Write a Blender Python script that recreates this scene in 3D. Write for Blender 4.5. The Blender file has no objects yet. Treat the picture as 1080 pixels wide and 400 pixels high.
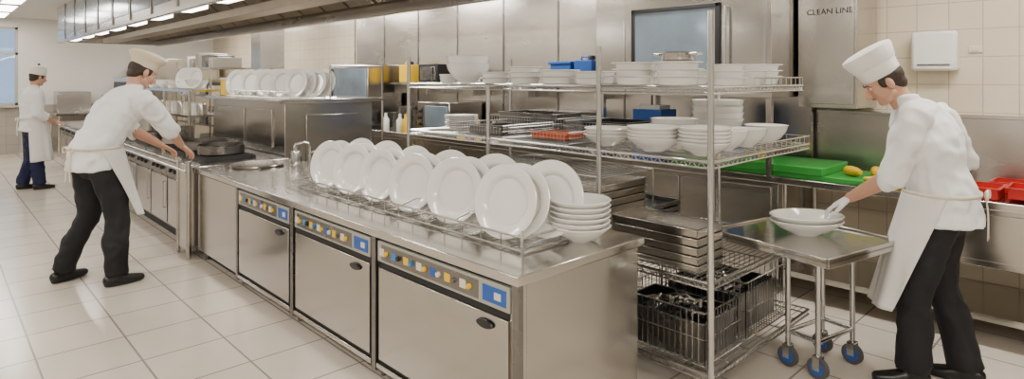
import bpy, bmesh, math, random
from mathutils import Vector, Matrix, Euler
random.seed(4)
S=bpy.context.scene
V=Vector
# ---------------- materials ----------------
def mat(name,col,rough=.5,metal=0,noise=0,nscale=8,stretch=(1,1,1),emit=None,estr=0,rn=0,bump=0,trans=0,coat=0):
    m=bpy.data.materials.new(name); m.use_nodes=True
    nt=m.node_tree; b=nt.nodes['Principled BSDF']
    c=(*col,1)
    b.inputs['Base Color'].default_value=c
    b.inputs['Roughness'].default_value=rough
    b.inputs['Metallic'].default_value=metal
    if coat: b.inputs['Coat Weight'].default_value=coat
    if trans: b.inputs['Transmission Weight'].default_value=trans
    if emit: 
        b.inputs['Emission Color'].default_value=(*emit,1); b.inputs['Emission Strength'].default_value=estr
    if noise or rn or bump:
        tc=nt.nodes.new('ShaderNodeTexCoord'); mp=nt.nodes.new('ShaderNodeMapping'); mp.inputs['Scale'].default_value=stretch
        n=nt.nodes.new('ShaderNodeTexNoise'); n.inputs['Scale'].default_value=nscale; n.inputs['Detail'].default_value=3
        nt.links.new(tc.outputs['Object'],mp.inputs['Vector']); nt.links.new(mp.outputs['Vector'],n.inputs['Vector'])
        if noise:
            r=nt.nodes.new('ShaderNodeMapRange'); r.inputs['To Min'].default_value=1-noise; r.inputs['To Max'].default_value=1+noise
            mx=nt.nodes.new('ShaderNodeVectorMath'); mx.operation='SCALE'; mx.inputs[0].default_value=col
            nt.links.new(n.outputs['Fac'],r.inputs['Value']); nt.links.new(r.outputs['Result'],mx.inputs['Scale'])
            nt.links.new(mx.outputs['Vector'],b.inputs['Base Color'])
        if rn:
            r=nt.nodes.new('ShaderNodeMapRange'); r.inputs['To Min'].default_value=max(.03,rough-rn); r.inputs['To Max'].default_value=rough+rn
            nt.links.new(n.outputs['Fac'],r.inputs['Value']); nt.links.new(r.outputs['Result'],b.inputs['Roughness'])
        if bump:
            bp=nt.nodes.new('ShaderNodeBump'); bp.inputs['Strength'].default_value=bump; bp.inputs['Distance'].default_value=.01
            nt.links.new(n.outputs['Fac'],bp.inputs['Height']); nt.links.new(bp.outputs['Normal'],b.inputs['Normal'])
    return m
def tilemat(name,c1,c2,mortar,w,h,ms,axes,rough,off=0.0,bias=0):
    m=bpy.data.materials.new(name); m.use_nodes=True; nt=m.node_tree; b=nt.nodes['Principled BSDF']
    g=nt.nodes.new('ShaderNodeNewGeometry'); sp=nt.nodes.new('ShaderNodeSeparateXYZ'); cb=nt.nodes.new('ShaderNodeCombineXYZ')
    nt.links.new(g.outputs['Position'],sp.inputs[0])
    nt.links.new(sp.outputs[axes[0]],cb.inputs[0]); nt.links.new(sp.outputs[axes[1]],cb.inputs[1])
    br=nt.nodes.new('ShaderNodeTexBrick'); br.offset=off; br.squash=1
    for k,v in (('Scale',1),('Mortar Size',ms),('Mortar Smooth',.15),('Brick Width',w),('Row Height',h),('Bias',bias)): br.inputs[k].default_value=v
    br.inputs['Color1'].default_value=(*c1,1); br.inputs['Color2'].default_value=(*c2,1); br.inputs['Mortar'].default_value=(*mortar,1)
    nt.links.new(cb.outputs[0],br.inputs['Vector'])
    n=nt.nodes.new('ShaderNodeTexNoise'); n.inputs['Scale'].default_value=1.7; n.inputs['Detail'].default_value=6
    nt.links.new(g.outputs['Position'],n.inputs['Vector'])
    mr=nt.nodes.new('ShaderNodeMapRange'); mr.inputs['To Min'].default_value=.86; mr.inputs['To Max'].default_value=1.12
    nt.links.new(n.outputs['Fac'],mr.inputs['Value'])
    sc=nt.nodes.new('ShaderNodeVectorMath'); sc.operation='SCALE'
    nt.links.new(br.outputs['Color'],sc.inputs[0]); nt.links.new(mr.outputs['Result'],sc.inputs['Scale'])
    nt.links.new(sc.outputs['Vector'],b.inputs['Base Color'])
    b.inputs['Roughness'].default_value=rough
    bp=nt.nodes.new('ShaderNodeBump'); bp.invert=True; bp.inputs['Strength'].default_value=.3; bp.inputs['Distance'].default_value=.004
    nt.links.new(br.outputs['Fac'],bp.inputs['Height']); nt.links.new(bp.outputs['Normal'],b.inputs['Normal'])
    return m
STEEL=mat('brushed_steel',(.53,.51,.475),.21,1,noise=.05,nscale=2,stretch=(1,1,5),rn=.03)
STEELH=mat('brushed_steel_top',(.60,.58,.545),.17,1,noise=.05,nscale=2,stretch=(4,1,1),rn=.03)
STEELD=mat('dark_steel',(.24,.23,.22),.28,1,noise=.1,nscale=4,rn=.05)
STEELL=mat('clad_steel',(.56,.53,.49),.26,1,noise=.06,nscale=1.5,stretch=(1,1,3),rn=.04)
CHROME=mat('chrome_wire',(.60,.60,.59),.2,1,noise=.05)
WIRED=mat('galvanised_wire',(.40,.40,.39),.35,.9,noise=.1)
FILTER=mat('hood_filter_metal',(.34,.29,.23),.4,1,noise=.15,nscale=6)
BLACK=mat('black_plastic',(.012,.012,.014),.35,noise=.2)
GAP=mat('black_steel_and_gap_shade',(.03,.03,.03),.6,.4,noise=.2)  # near-black for grates, frames and lettering; also paints shade in oven gaps
PORC=mat('white_porcelain',(.82,.81,.77),.14,noise=.03,nscale=3,coat=.3)
CREAMP=mat('cream_plastic',(.70,.64,.52),.4,noise=.04)
BLUE=mat('blue_plastic',(.015,.09,.38),.35,noise=.1)
CYAN=mat('cyan_label',(.03,.20,.50),.35,noise=.1)
YEL=mat('yellow_plastic',(.80,.50,.01),.4,noise=.1)
YELG=mat('yellow_rubber',(.78,.62,.02),.5,noise=.1)
RED=mat('red_plastic',(.50,.012,.01),.35,noise=.1)
GREEN=mat('green_board',(.03,.30,.04),.45,noise=.12)
ORANGE=mat('orange_plastic',(.65,.11,.02),.5,noise=.15)
PANELC=mat('control_strip',(.40,.40,.35),.4,.3,noise=.05)
WHITEC=mat('white_cotton',(.80,.80,.79),.85,noise=.03,nscale=14,bump=.15)
APRON=mat('apron_cotton',(.72,.71,.68),.9,noise=.05,nscale=10,bump=.3)
HATC=mat('hat_cotton',(.80,.78,.73),.85,noise=.04,nscale=14,bump=.2)
BEIGEH=mat('beige_hat_cotton',(.68,.59,.44),.85,noise=.05,nscale=14,bump=.2)
TROUS=mat('black_trousers',(.006,.006,.008),.8,noise=.3,nscale=10,bump=.3)
NAVY=mat('navy_trousers',(.006,.010,.05),.8,noise=.3,nscale=10)
SHOE=mat('black_leather',(.006,.006,.006),.35,noise=.2)
SKIN=mat('skin',(.55,.30,.20),.5,noise=.07,nscale=12)
LIP=mat('lips',(.42,.15,.11),.5,noise=.05)
GLOVE=mat('white_glove',(.76,.76,.79),.5,noise=.05)
HAIR=mat('dark_hair',(.03,.017,.01),.6,noise=.3,nscale=40,bump=.5)
EYEW=mat('eye_white',(.75,.75,.72),.2,noise=.02); IRIS=mat('eye_iris',(.03,.02,.012),.15,noise=.1)
PAINT=mat('white_paint',(.74,.72,.68),.7,noise=.03)
GREYP=mat('grey_paint',(.48,.45,.41),.7,noise=.03)
CEIL=mat('ceiling_paint',(.72,.70,.66),.8,noise=.03)
LAMP=mat('lamp_diffuser',(1,1,1),.5,emit=(1,.96,.88),estr=12)
GLASSB=mat('glass_reflection_tint',(.30,.38,.46),.14,.5,noise=.45,nscale=2.5)  # blue-grey of reflections put into the base colour
PANE=mat('window_pane',(.9,.95,1),.02,trans=1)
RUB=mat('grey_rubber',(.08,.08,.09),.6,noise=.2)
FLOOR=tilemat('floor_tiles',(.62,.555,.475),(.57,.51,.435),(.25,.22,.185),.45,.45,.006,(0,1),.2)
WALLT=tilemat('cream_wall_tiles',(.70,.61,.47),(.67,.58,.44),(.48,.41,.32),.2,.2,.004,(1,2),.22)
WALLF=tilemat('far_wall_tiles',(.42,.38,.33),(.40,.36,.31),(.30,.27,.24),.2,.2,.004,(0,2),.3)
# ---------------- mesh builder ----------------
class MB:
    def __init__(s): s.v=[];s.f=[];s.m=[]
    def add(s,vs,fs,mi=0):
        o=len(s.v); s.v+=[V(a) for a in vs]
        for f in fs: s.f.append([o+i for i in f]); s.m.append(mi)
    def box(s,x0,y0,z0,x1,y1,z1,mi=0,M=None):
        vs=[V((x,y,z)) for z in (z0,z1) for y in (y0,y1) for x in (x0,x1)]
        if M: vs=[M@a for a in vs]
        s.add(vs,[(0,2,3,1),(4,5,7,6),(0,1,5,4),(2,6,7,3),(0,4,6,2),(1,3,7,5)],mi)
    def cyl(s,p,q,r,r2=None,n=8,mi=0,cap=True):
        p=V(p);q=V(q); r2=r if r2 is None else r2
        t=(q-p).normalized(); a=t.orthogonal().normalized(); b=t.cross(a)
        vs=[];
        for P,R in ((p,r),(q,r2)):
            for i in range(n):
                an=2*math.pi*i/n; vs.append(P+a*R*math.cos(an)+b*R*math.sin(an))
        fs=[(i,(i+1)%n,n+(i+1)%n,n+i) for i in range(n)]
        if cap: fs+=[tuple(range(n))[::-1],tuple(range(n,2*n))]
        s.add(vs,fs,mi)
    def path(s,pts,r,n=8,mi=0,closed=False):
        L=list(pts)+([pts[0]] if closed else [])
        for i in range(len(L)-1): s.cyl(L[i],L[i+1],r,n=n,mi=mi)
    def lathe(s,prof,M=None,n=32,mi=0,sx=1,sy=1):
        vs=[];fs=[]
        M=M or Matrix()
        k=len(prof); idx=[]
        for (r,z) in prof:
            if r<1e-6: idx.append([len(vs)]); vs.append(M@V((0,0,z)))
            else:
                idx.append(list(range(len(vs),len(vs)+n)))
                for i in range(n):
                    an=2*math.pi*i/n; vs.append(M@V((r*sx*math.cos(an),r*sy*math.sin(an),z)))
        for j in range(k-1):
            A,B=idx[j],idx[j+1]
            for i in range(n):
                i2=(i+1)%n
                if len(A)==1 and len(B)==1: continue
                if len(A)==1: fs.append((A[0],B[i2],B[i]))
                elif len(B)==1: fs.append((A[i],A[i2],B[0]))
                else: fs.append((A[i],A[i2],B[i2],B[i]))
        s.add(vs,fs,mi)
    def tube(s,pts,rad,side=(1,0,0),n=16,sub=5,cap=.7,mi=0):
        P=[V(p) for p in pts]; R=[(r,r) if not isinstance(r,tuple) else r for r in rad]; side=V(side)
        sp=[];sr=[]
        N=len(P)
        def cr(a,b,c,d,t): return .5*((2*b)+(c-a)*t+(2*a-5*b+4*c-d)*t*t+(3*b-a-3*c+d)*t**3)
        for i in range(N-1):
            a,b,c,d=P[max(i-1,0)],P[i],P[i+1],P[min(i+2,N-1)]
            for k in range(sub):
                t=k/sub; sp.append(cr(a,b,c,d,t)); u=t
                sr.append((R[i][0]*(1-u)+R[i+1][0]*u,R[i][1]*(1-u)+R[i+1][1]*u))
        sp.append(P[-1]); sr.append(R[-1])
        vs=[];fs=[];K=len(sp)
        T=[(sp[min(i+1,K-1)]-sp[max(i-1,0)]).normalized() for i in range(K)]
        def ring(p,t,ra,rb):
            a=side-t*side.dot(t)
            if a.length<.05: a=t.orthogonal()
            a.normalize(); b=t.cross(a)
            return [p+a*ra*math.cos(2*math.pi*i/n)+b*rb*math.sin(2*math.pi*i/n) for i in range(n)]
        rings=[]
        c0=min(sr[0])*cap;c1=min(sr[-1])*cap
        rings.append(ring(sp[0]-T[0]*c0*.7,T[0],sr[0][0]*.7,sr[0][1]*.7))
        for i in range(K): rings.append(ring(sp[i],T[i],*sr[i]))
        rings.append(ring(sp[-1]+T[-1]*c1*.7,T[-1],sr[-1][0]*.7,sr[-1][1]*.7))
        for r in rings: vs+=r
        for j in range(len(rings)-1):
            for i in range(n):
                i2=(i+1)%n; fs.append((j*n+i,j*n+i2,(j+1)*n+i2,(j+1)*n+i))
        a=len(vs); vs.append(sp[0]-T[0]*c0); vs.append(sp[-1]+T[-1]*c1)
        for i in range(n):
            i2=(i+1)%n; fs.append((a,i2,i)); q=(len(rings)-1)*n; fs.append((a+1,q+i,q+i2))
        s.add(vs,fs,mi)
    def ell(s,c,r,M=None,n=16,mi=0):
        T=(M or Matrix())@Matrix.Translation(c)@Matrix.Diagonal((*r,1))
        prof=[(math.sin(math.pi*i/10),-math.cos(math.pi*i/10)) for i in range(11)]
        prof[0]=(0,-1);prof[-1]=(0,1)
        s.lathe(prof,T,n=n,mi=mi)
    def build(s,name,mats,parent=None,bevel=0,origin=True,smooth=True):
        if not isinstance(mats,(list,tuple)): mats=[mats]
        me=bpy.data.meshes.new(name)
        off=V((0,0,0))
        if origin and s.v:
            xs=[a.x for a in s.v];ys=[a.y for a in s.v];zs=[a.z for a in s.v]
            off=V(((min(xs)+max(xs))/2,(min(ys)+max(ys))/2,min(zs)))
        me.from_pydata([tuple(a-off) for a in s.v],[],s.f)
        for m in mats: me.materials.append(m)
        me.polygons.foreach_set('material_index',s.m)
        bm=bmesh.new(); bm.from_mesh(me); bmesh.ops.recalc_face_normals(bm,faces=bm.faces); bm.to_mesh(me); bm.free()
        if smooth:
            me.shade_smooth(); me.set_sharp_from_angle(angle=math.radians(38))
        o=bpy.data.objects.new(name,me); o.location=off
        S.collection.objects.link(o)
        if parent: o.parent=parent
        if bevel:
            b=o.modifiers.new('bevel','BEVEL'); b.width=bevel; b.segments=2; b.limit_method='ANGLE'; b.angle_limit=math.radians(50)
        return o
def root(name,loc=(0,0,0),rz=0,scale=1):
    e=bpy.data.objects.new(name,None); e.location=loc; e.rotation_euler=(0,0,rz); e.scale=(scale,)*3; e.empty_display_size=.1
    S.collection.objects.link(e); return e
def T(x,y,z): return Matrix.Translation((x,y,z))
def RZ(a): return Matrix.Rotation(math.radians(a),4,'Z')
def RX(a): return Matrix.Rotation(math.radians(a),4,'X')
def RY(a): return Matrix.Rotation(math.radians(a),4,'Y')
def face(n): return V(n).normalized().to_track_quat('Z','Y').to_matrix().to_4x4()

# ---------------- camera ----------------
cam=bpy.data.cameras.new('camera'); co=bpy.data.objects.new('camera',cam); S.collection.objects.link(co)
co.location=(0,0,1.65); co.rotation_euler=(math.radians(90),0,math.radians(-43.8))
cam.sensor_width=36; cam.lens=641/1080*36; cam.shift_y=-(200-82)/1080; cam.clip_start=.02
S.camera=co
# ---------------- room ----------------
X0,X1,Y0,Y1,H=-3.0,5.4,-2.6,17.0,2.95
b=MB(); b.box(X0-.1,Y0-.1,-.1,X1+.1,Y1+.1,0); b.build('floor',FLOOR)
b=MB(); b.box(X0-.1,Y0-.1,H,X1+.1,Y1+.1,H+.1); b.build('ceiling',CEIL)
b=MB(); b.box(X1,Y0-.1,0,X1+.1,Y1+.1,H); b.build('wall_right',WALLT)
b=MB(); b.box(X0-.1,Y0-.1,0,X0,Y1+.1,H); b.build('wall_left',GREYP)
b=MB(); b.box(X0,Y0-.1,0,X1,Y0,H); b.build('wall_near',GREYP)
b=MB(); wx0,wx1,wz0,wz1=-.3,1.40,1.05,2.75
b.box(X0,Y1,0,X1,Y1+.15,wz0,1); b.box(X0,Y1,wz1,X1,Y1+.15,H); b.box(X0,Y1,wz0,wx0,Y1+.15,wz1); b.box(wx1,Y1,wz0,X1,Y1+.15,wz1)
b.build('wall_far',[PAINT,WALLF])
r=root('window_1'); b=MB()
for x in (wx0,wx0+.82,wx1-.05): b.box(x,Y1+.03,wz0,x+.05,Y1+.09,wz1)
for z in (wz0,wz0+1.1,wz1-.05): b.box(wx0,Y1+.03,z,wx1,Y1+.09,z+.05)
b.box(wx0-.03,Y1-.12,wz0-.04,wx1+.03,Y1+.02,wz0,0)
b.build('frame',GREYP,r)
b=MB(); b.box(wx0+.02,Y1+.055,wz0+.02,wx1-.02,Y1+.06,wz1-.02); b.build('pane',PANE,r)
# ---------------- lighting ----------------
w=bpy.data.worlds.new('sky'); S.world=w; w.use_nodes=True
w.node_tree.nodes['Background'].inputs[0].default_value=(.55,.74,1,1); w.node_tree.nodes['Background'].inputs[1].default_value=1.0
def area(name,loc,sx,sy,e,col=(1,.95,.875)):
    l=bpy.data.lights.new(name,'AREA'); l.shape='RECTANGLE'; l.size=sx; l.size_y=sy; l.energy=e; l.color=col
    o=bpy.data.objects.new(name,l); o.location=loc; S.collection.objects.link(o); return o
for X in (-1.0,1.0,4.25):
    for Y in ([.2,2.6,5,7.4,9.8,12.2,14.6] if X!=1.0 else [12.8,14.4,16.0]):
        b=MB(); b.box(X-.16,Y-.62,H-.035,X+.16,Y+.62,H,0); b.box(X-.13,Y-.59,H-.042,X+.13,Y+.59,H-.034,1)
        o=b.build('ceiling_light',[PAINT,LAMP])
        e=44 if X!=1.0 else 12
        if X==-1.0 and Y>9: e=28
        a=area('glow',(0,0,-.01),.26,1.2,e); a.parent=o
area_g=area('glow',(.6,-.9,H-.06),1.4,1.4,50)
b=MB(); b.box(-.12,-1.62,H-.035,1.32,-.18,H,0); b.box(-.1,-1.6,H-.042,1.3,-.2,H-.034,1); o=b.build('ceiling_light',[PAINT,LAMP]); area_g.parent=o; area_g.location=(0,0,-.01)

# ---------------- extractor canopy ----------------
r=root('extractor_hood')
hx0,hx1,hy0,hy1,hz0=1.72,3.38,2.6,14.0,2.31
b=MB()
b.box(hx0,hy0,hz0,hx0+.02,hy1,H-.002); b.box(hx1-.02,hy0,hz0,hx1,hy1,H-.002)
b.box(hx0,hy0,hz0,hx1,hy0+.02,H-.002); b.box(hx0,hy1-.02,hz0,hx1,hy1,H-.002)
b.box(hx0-.012,hy0,hz0-.02,hx0+.05,hy1,hz0+.015); b.box(hx1-.05,hy0,hz0-.02,hx1+.012,hy1,hz0+.015)
b.build('skirt',STEELL,r)
b=MB(); y=hy0
while y<hy1-.1:
    b.box(hx0-.012,y,hz0+.02,hx0,y+.04,H-.002); b.box(hx1,y,hz0,hx1+.006,y+.03,H-.002)
    b.box(hx0-.006,y+.1,hz0+.1,hx0,y+.89,H-.1,1); y+=.95  # bluish panels stand in for reflections on the skirt
b.build('skirt_panels',[STEELD,GLASSB],r)
b=MB()
y=hy0+.05; cx=(hx0+hx1)/2
while y<hy1-.2:
    for sgn in (-1,1):
        for k in range(9):
            yy=y+k*.055
            M=T(cx+sgn*.42,yy,hz0+.32)@RY(sgn*38)
            b.box(-.36,0,-.01,.36,.032,.012,0,M)
    y+=.55
b.build('baffle_filters',FILTER,r)
b=MB(); b.box(hx0+.02,hy0+.02,H-.05,hx1-.02,hy1-.02,H-.02); b.box(cx-.12,hy0+.02,hz0+.02,cx+.12,hy1-.02,hz0+.1); b.build('plenum',FILTER,r)
b=MB(); LY=[5.4,6.45,7.6,8.7,9.8,10.9,12.0,13.1]
for y in LY: b.box(hx0+.10,y-.26,hz0+.0,hx0+.20,y+.26,hz0+.04)
b.build('hood_lamps',LAMP,r)
for y in (3.6,)+tuple(LY[::2]):
    a=area('lamp_glow',(hx0+.15,y,hz0-.012),.1,.6,9); a.parent=r

# ---------------- main oven counter ----------------
CZ=.83; fx=1.755; bx=2.66; ya=1.786; yb=6.0
r=root('oven_counter')
b=MB(); b.box(fx-.012,ya,CZ-.045,bx,yb,CZ); b.build('countertop',STEELH,r,bevel=.006)
b=MB(); b.box(fx+.025,ya+.03,.09,bx-.02,yb,CZ-.045)
b.box(fx+.012,ya+.015,.07,fx+.06,ya+.06,CZ-.045) 
b.build('cabinet_body',STEEL,r,bevel=.003)
b=MB(); b.box(fx+.09,ya+.08,0,bx-.08,yb-.02,.09); b.box(fx+.022,ya+.08,.10,fx+.0262,4.98,CZ-.05); b.build('plinth',GAP,r)  # second box: thin dark sheet painting shade between the oven doors
ov=[(1.84,2.90),(2.96,3.94),(4.01,4.96)]
b=MB();c=MB();h=MB();k=MB()
for (u,v) in ov:
    b.box(fx+.004,u+.02,.12,fx+.03,v-.02,.620)
    b.box(fx+.0,u,.07,fx+.035,v,.10)
    c.box(fx+.004,u+.01,.655,fx+.03,v-.01,.765)
    Mh=T(fx+.002,u+.16,.575)@RY(-90)
    h.lathe([(0,0),(.05,0),(.055,.004),(.05,.012),(.0,.013)],Mh,n=24,sx=.36,sy=1,mi=0)
    w_=v-u
    k.box(fx+.001,u+.03,.675,fx+.006,u+.18,.745,1)
    k.box(fx-.002,u+.06,.695,fx+.002,u+.10,.725,4)
    k.box(fx+.0025,u+.21,.668,fx+.0045,v-.05,.752,5)
    for i in range(7):
        yy=u+.27+i*(w_-.35)/6.2
        k.cyl((fx+.006,yy,.71),(fx-.010,yy,.71),.014,.012,n=16,mi=[2,5,4,2,3,0,2][i])
        k.box(fx+.001,yy+.026,.690,fx+.006,yy+.070,.730,[4,2,1,4,2,3,4][i])
b.build('oven_doors',STEEL,r,bevel=.004); c.build('control_panels',PANELC,r,bevel=.003); h.build('door_handles',BLACK,r); k.build('knobs_and_labels',[BLACK,BLUE,YEL,CYAN,CREAMP,STEELD],r)
b=MB()
for y in (1.812,2.93,3.975,4.985): b.box(fx+.002,y-.02,.05,fx+.03,y+.02,CZ-.045)
for y in (1.9,2.93,3.975,5.0,5.9): 
    b.cyl((fx+.07,y,0),(fx+.07,y,.09),.02,n=12)
b.build('uprights',STEELD,r,bevel=.002)
b=MB(); b.box(fx+.01,5.03,.09,fx+.03,5.97,.775); b.build('side_panel',STEEL,r,bevel=.003)
r=root('bar_faucet',(2.45,5.15,CZ)); b=MB()
b.cyl((0,0,0),(0,0,.03),.035,n=20); b.cyl((0,0,.03),(0,0,.20),.015,n=12)
b.path([(0,0,.2),(-.02,.0,.235),(-.07,0,.25),(-.13,0,.24),(-.15,0,.21)],.011,n=10); b.cyl((0,.0,.15),(.0,-.07,.17),.008)
b.build('spout',CHROME,r,origin=False)
b=MB(); b.lathe([(0,0),(.05,0),(.052,.01),(.052,.11),(.045,.13),(.03,.135),(.03,.16),(0,.16)],T(2.5,5.55,CZ)); b.build('salt_canister',CHROME)
b=MB(); b.lathe([(0,0),(.22,0),(.235,.012),(.24,.022),(.2,.02),(0,.012)],T(2.2,5.72,CZ)); b.build('round_steel_tray',STEELH)

# ---------------- plates ----------------
PL=[(0,0),(.10,0),(.115,.006),(.125,.026),(.165,.038),(.172,.042),(.168,.045),(.130,.036),(.118,.030),(.106,.009),(.0,.006)]
BW=[(0,0),(.06,0),(.068,.008),(.12,.04),(.152,.07),(.158,.078),(.153,.081),(.118,.05),(.06,.014),(0,.012)]
DEEP=[(0,0),(.05,0),(.055,.01),(.1,.04),(.135,.09),(.145,.125),(.15,.13),(.14,.13),(.128,.09),(.09,.045),(.04,.016),(0,.014)]
SM=[(0,0),(.075,0),(.085,.006),(.1,.045),(.105,.052),(.098,.052),(.08,.012),(0,.01)]
plate_sets=[(2.14,4.15),(2.14,3.80),(2.14,3.46),(2.13,3.07),(2.13,2.66),(2.12,2.23)]
rack_g=root('plate_rack'); b=MB()
ry0,ry1,rx0,rx1=2.0,4.36,1.985,2.42
for z,rr in ((CZ+.012,.006),(CZ+.075,.006)):
    b.path([(rx0,ry0,z),(rx1,ry0,z),(rx1,ry1,z),(rx0,ry1,z)],rr,closed=True)
n=17
for i in range(n):
    y=ry0+(ry1-ry0)*i/(n-1)
    b.path([(rx0,y,CZ+.012),(rx0,y,CZ+.075)],.0035,n=6); b.path([(rx0,y,CZ+.008),(rx1,y,CZ+.008)],.003,n=6); b.path([(rx1,y,CZ+.012),(rx1,y,CZ+.075)],.0035,n=6)
for x in (rx0,rx1):
    for y in (ry0,ry1): b.cyl((x,y,CZ),(x,y,CZ+.11),.007)
for y in (2.5,3.0,3.55): b.path([(rx0,y,CZ+.075),(rx0+.1,y,CZ+.10),(rx1,y,CZ+.075)],.004,n=6)
b.build('wire_frame',CHROME,rack_g)
for i,(x,y) in enumerate(plate_sets):
    for k in range(3):
        s=1.0+.02*(i%2)+(.06 if i>3 else 0)+(.05 if k==2 else 0)
        nrm=V((-.93,-.26+.05*random.uniform(-1,1),.22+.03*k)).normalized()
        c=V((x+(0,.06,.17)[k],y-(0,.03,.14)[k],CZ+.012+.172*s*.97))
        M=Matrix.Translation(c)@face(nrm)@Matrix.Scale(s,4)
        b=MB(); b.lathe(PL,M,n=48); b.build('dinner_plate',PORC)
b=MB()
for k in range(6): b.lathe(BW,T(2.37+.004*random.uniform(-1,1),1.98,CZ+.026*k)@Matrix.Scale(1,4),n=48)
b.build('bowl_stack',PORC)

# ---------------- cooking line left ----------------
r=root('cooking_range'); b=MB(); yl0,yl1=6.03,14.0
b.box(1.745,yl0,CZ-.05,2.64,yl1,CZ); b.build('worktop',STEELH,r,bevel=.005)
b=MB(); b.box(1.80,yl0+.02,.12,2.60,yl1,CZ-.05); b.build('carcass',STEELD,r)
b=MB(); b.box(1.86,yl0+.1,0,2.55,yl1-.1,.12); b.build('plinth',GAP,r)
b=MB();c=MB();d=MB(); y=6.36
while y<13.8:
    b.box(1.775,y+.015,.15,1.80,y+.615,.62); c.box(1.77,y+.0,.65,1.80,y+.63,.77)
    d.cyl((1.755,y+.08,.57),(1.755,y+.08,.30),.008); d.cyl((1.755,y+.08,.57),(1.775,y+.08,.57),.006); d.cyl((1.755,y+.08,.30),(1.775,y+.08,.30),.006)
    for q in (.15,.31,.47): d.cyl((1.77,y+q,.71),(1.745,y+q,.71),.022,.018,n=14,mi=1)
    y+=.645
b.build('doors',STEEL,r,bevel=.003); c.build('knob_panels',STEELD,r,bevel=.003); d.build('handles_and_knobs',[CHROME,BLACK],r)
b=MB(); b.path([(1.69,6.05,.79),(1.69,13.9,.79)],.014,n=10)
for q in range(9): b.cyl((1.69,6.2+q*.95,.79),(1.75,6.2+q*.95,.79),.01)
b.build('towel_rail',CHROME,r)
b=MB(); b.box(1.70,6.03,.06,1.80,6.33,CZ+.02); b.cyl((1.70,6.02,0),(1.70,6.02,CZ+.06),.022,n=14); b.cyl((1.70,6.34,0),(1.70,6.34,CZ+.04),.016,n=14)
b.build('end_column',STEEL,r,bevel=.004)
def pan(name,x,y,z,R,h,handle=True,mats=(STEELD,)):
    b=MB(); b.lathe([(0,0),(R*.93,0),(R,.01),(R,h-.006),(R+.008,h),(R-.003,h),(R-.006,.012),(0,.008)],T(x,y,z),n=36)
    for sg in (-1,1):
        b.path([(x-.04,y+sg*R,z+h*.75),(x-.03,y+sg*(R+.04),z+h*.8),(x+.03,y+sg*(R+.04),z+h*.8),(x+.04,y+sg*R,z+h*.75)],.006)
    return b.build(name,list(mats))
pan('saute_pan',2.18,6.62,CZ+.035,.22,.10); pan('saute_pan',2.2,7.2,CZ+.035,.24,.10)
b=MB()
for y in (6.62,7.25,7.95,8.7,9.6,10.5,11.4,12.3):
    for k in range(-4,5): b.box(1.92,y+k*.065-.008,CZ,2.42,y+k*.065+.008,CZ+.034)
    b.box(1.92,y-.3,CZ,1.945,y+.3,CZ+.03); b.box(2.4,y-.3,CZ,2.42,y+.3,CZ+.03)
b.build('hob_grates',GAP,r)
pan('stock_pot',2.15,8.0,CZ+.035,.17,.20,mats=(STEEL,)); pan('stock_pot',2.2,9.5,CZ+.035,.2,.28,mats=(STEEL,)); pan('stock_pot',2.2,10.8,CZ+.035,.2,.25,mats=(STEEL,)); pan('stock_pot',2.2,12.0,CZ+.035,.22,.35,mats=(STEEL,))
pan('saucepan',2.1,8.8,CZ+.035,.13,.10); pan('saucepan',2.1,10.2,CZ+.035,.13,.12)
# pass cabinet
r=root('serving_pass'); b=MB(); b.box(2.67,6.2,0,3.70,8.4,1.38); b.build('body',STEEL,r,bevel=.004)
b=MB(); b.box(2.58,6.12,1.385,3.80,8.55,1.42); b.build('top_shelf',STEELH,r,bevel=.004)
b=MB(); b.box(2.655,6.5,.9,2.67,7.2,1.3); b.box(2.655,7.3,.9,2.67,8.2,1.3); b.box(2.9,6.185,.25,3.55,6.2,1.25); b.build('panels',STEEL,r,bevel=.003)
b=MB(); b.path([(3.80,6.14,1.42),(3.80,6.14,1.78),(3.80,7.4,1.78)],.014,n=10); b.path([(3.15,6.14,1.78),(3.80,6.14,1.78),(3.80,6.14,.9)],.014,n=10);b.cyl((3.15,6.14,1.42),(3.15,6.14,1.78),.012); b.build('rail',CHROME,r)
for (x,y) in [(2.80,7.9),(2.82,7.5),(2.86,7.12),(2.9,6.78),(2.94,6.48),(3.08,6.32)]:
    for k in range(2):
        nrm=V((-.90,-.38,.2)).normalized(); M=T(x+.09*k,y-.035*k,1.422+.165)@face(nrm)@Matrix.Scale(.94,4)
        b=MB(); b.lathe(PL,M,n=36); b.build('dinner_plate',PORC)
b=MB(); b.path([(2.72,6.2,1.43),(2.72,8.1,1.43),(3.25,8.1,1.43),(3.25,6.2,1.43)],.006,closed=True); b.path([(2.72,6.2,1.5),(2.72,8.1,1.5)],.005)
for q in range(12): b.cyl((2.72,6.2+q*.172,1.43),(2.72,6.2+q*.172,1.5),.003,n=6)
b.build('plate_rack',CHROME)
b=MB(); b.box(2.75,8.14,1.425,3.0,8.38,1.62); b.box(2.74,8.13,1.62,3.01,8.39,1.65,1); b.build('condiment_box',[YEL,CREAMP],bevel=.01)
b=MB()
for i in range(5):
    b.lathe([(0,0),(.05,0),(.055,.02),(.055,.15),(.03,.18),(.02,.22),(0,.22)],T(3.35+.11*(i%3),7.0+.3*i,1.42),n=18,mi=i%3)
b.build('condiment_bottles',[CREAMP,STEELD,PORC])
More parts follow.
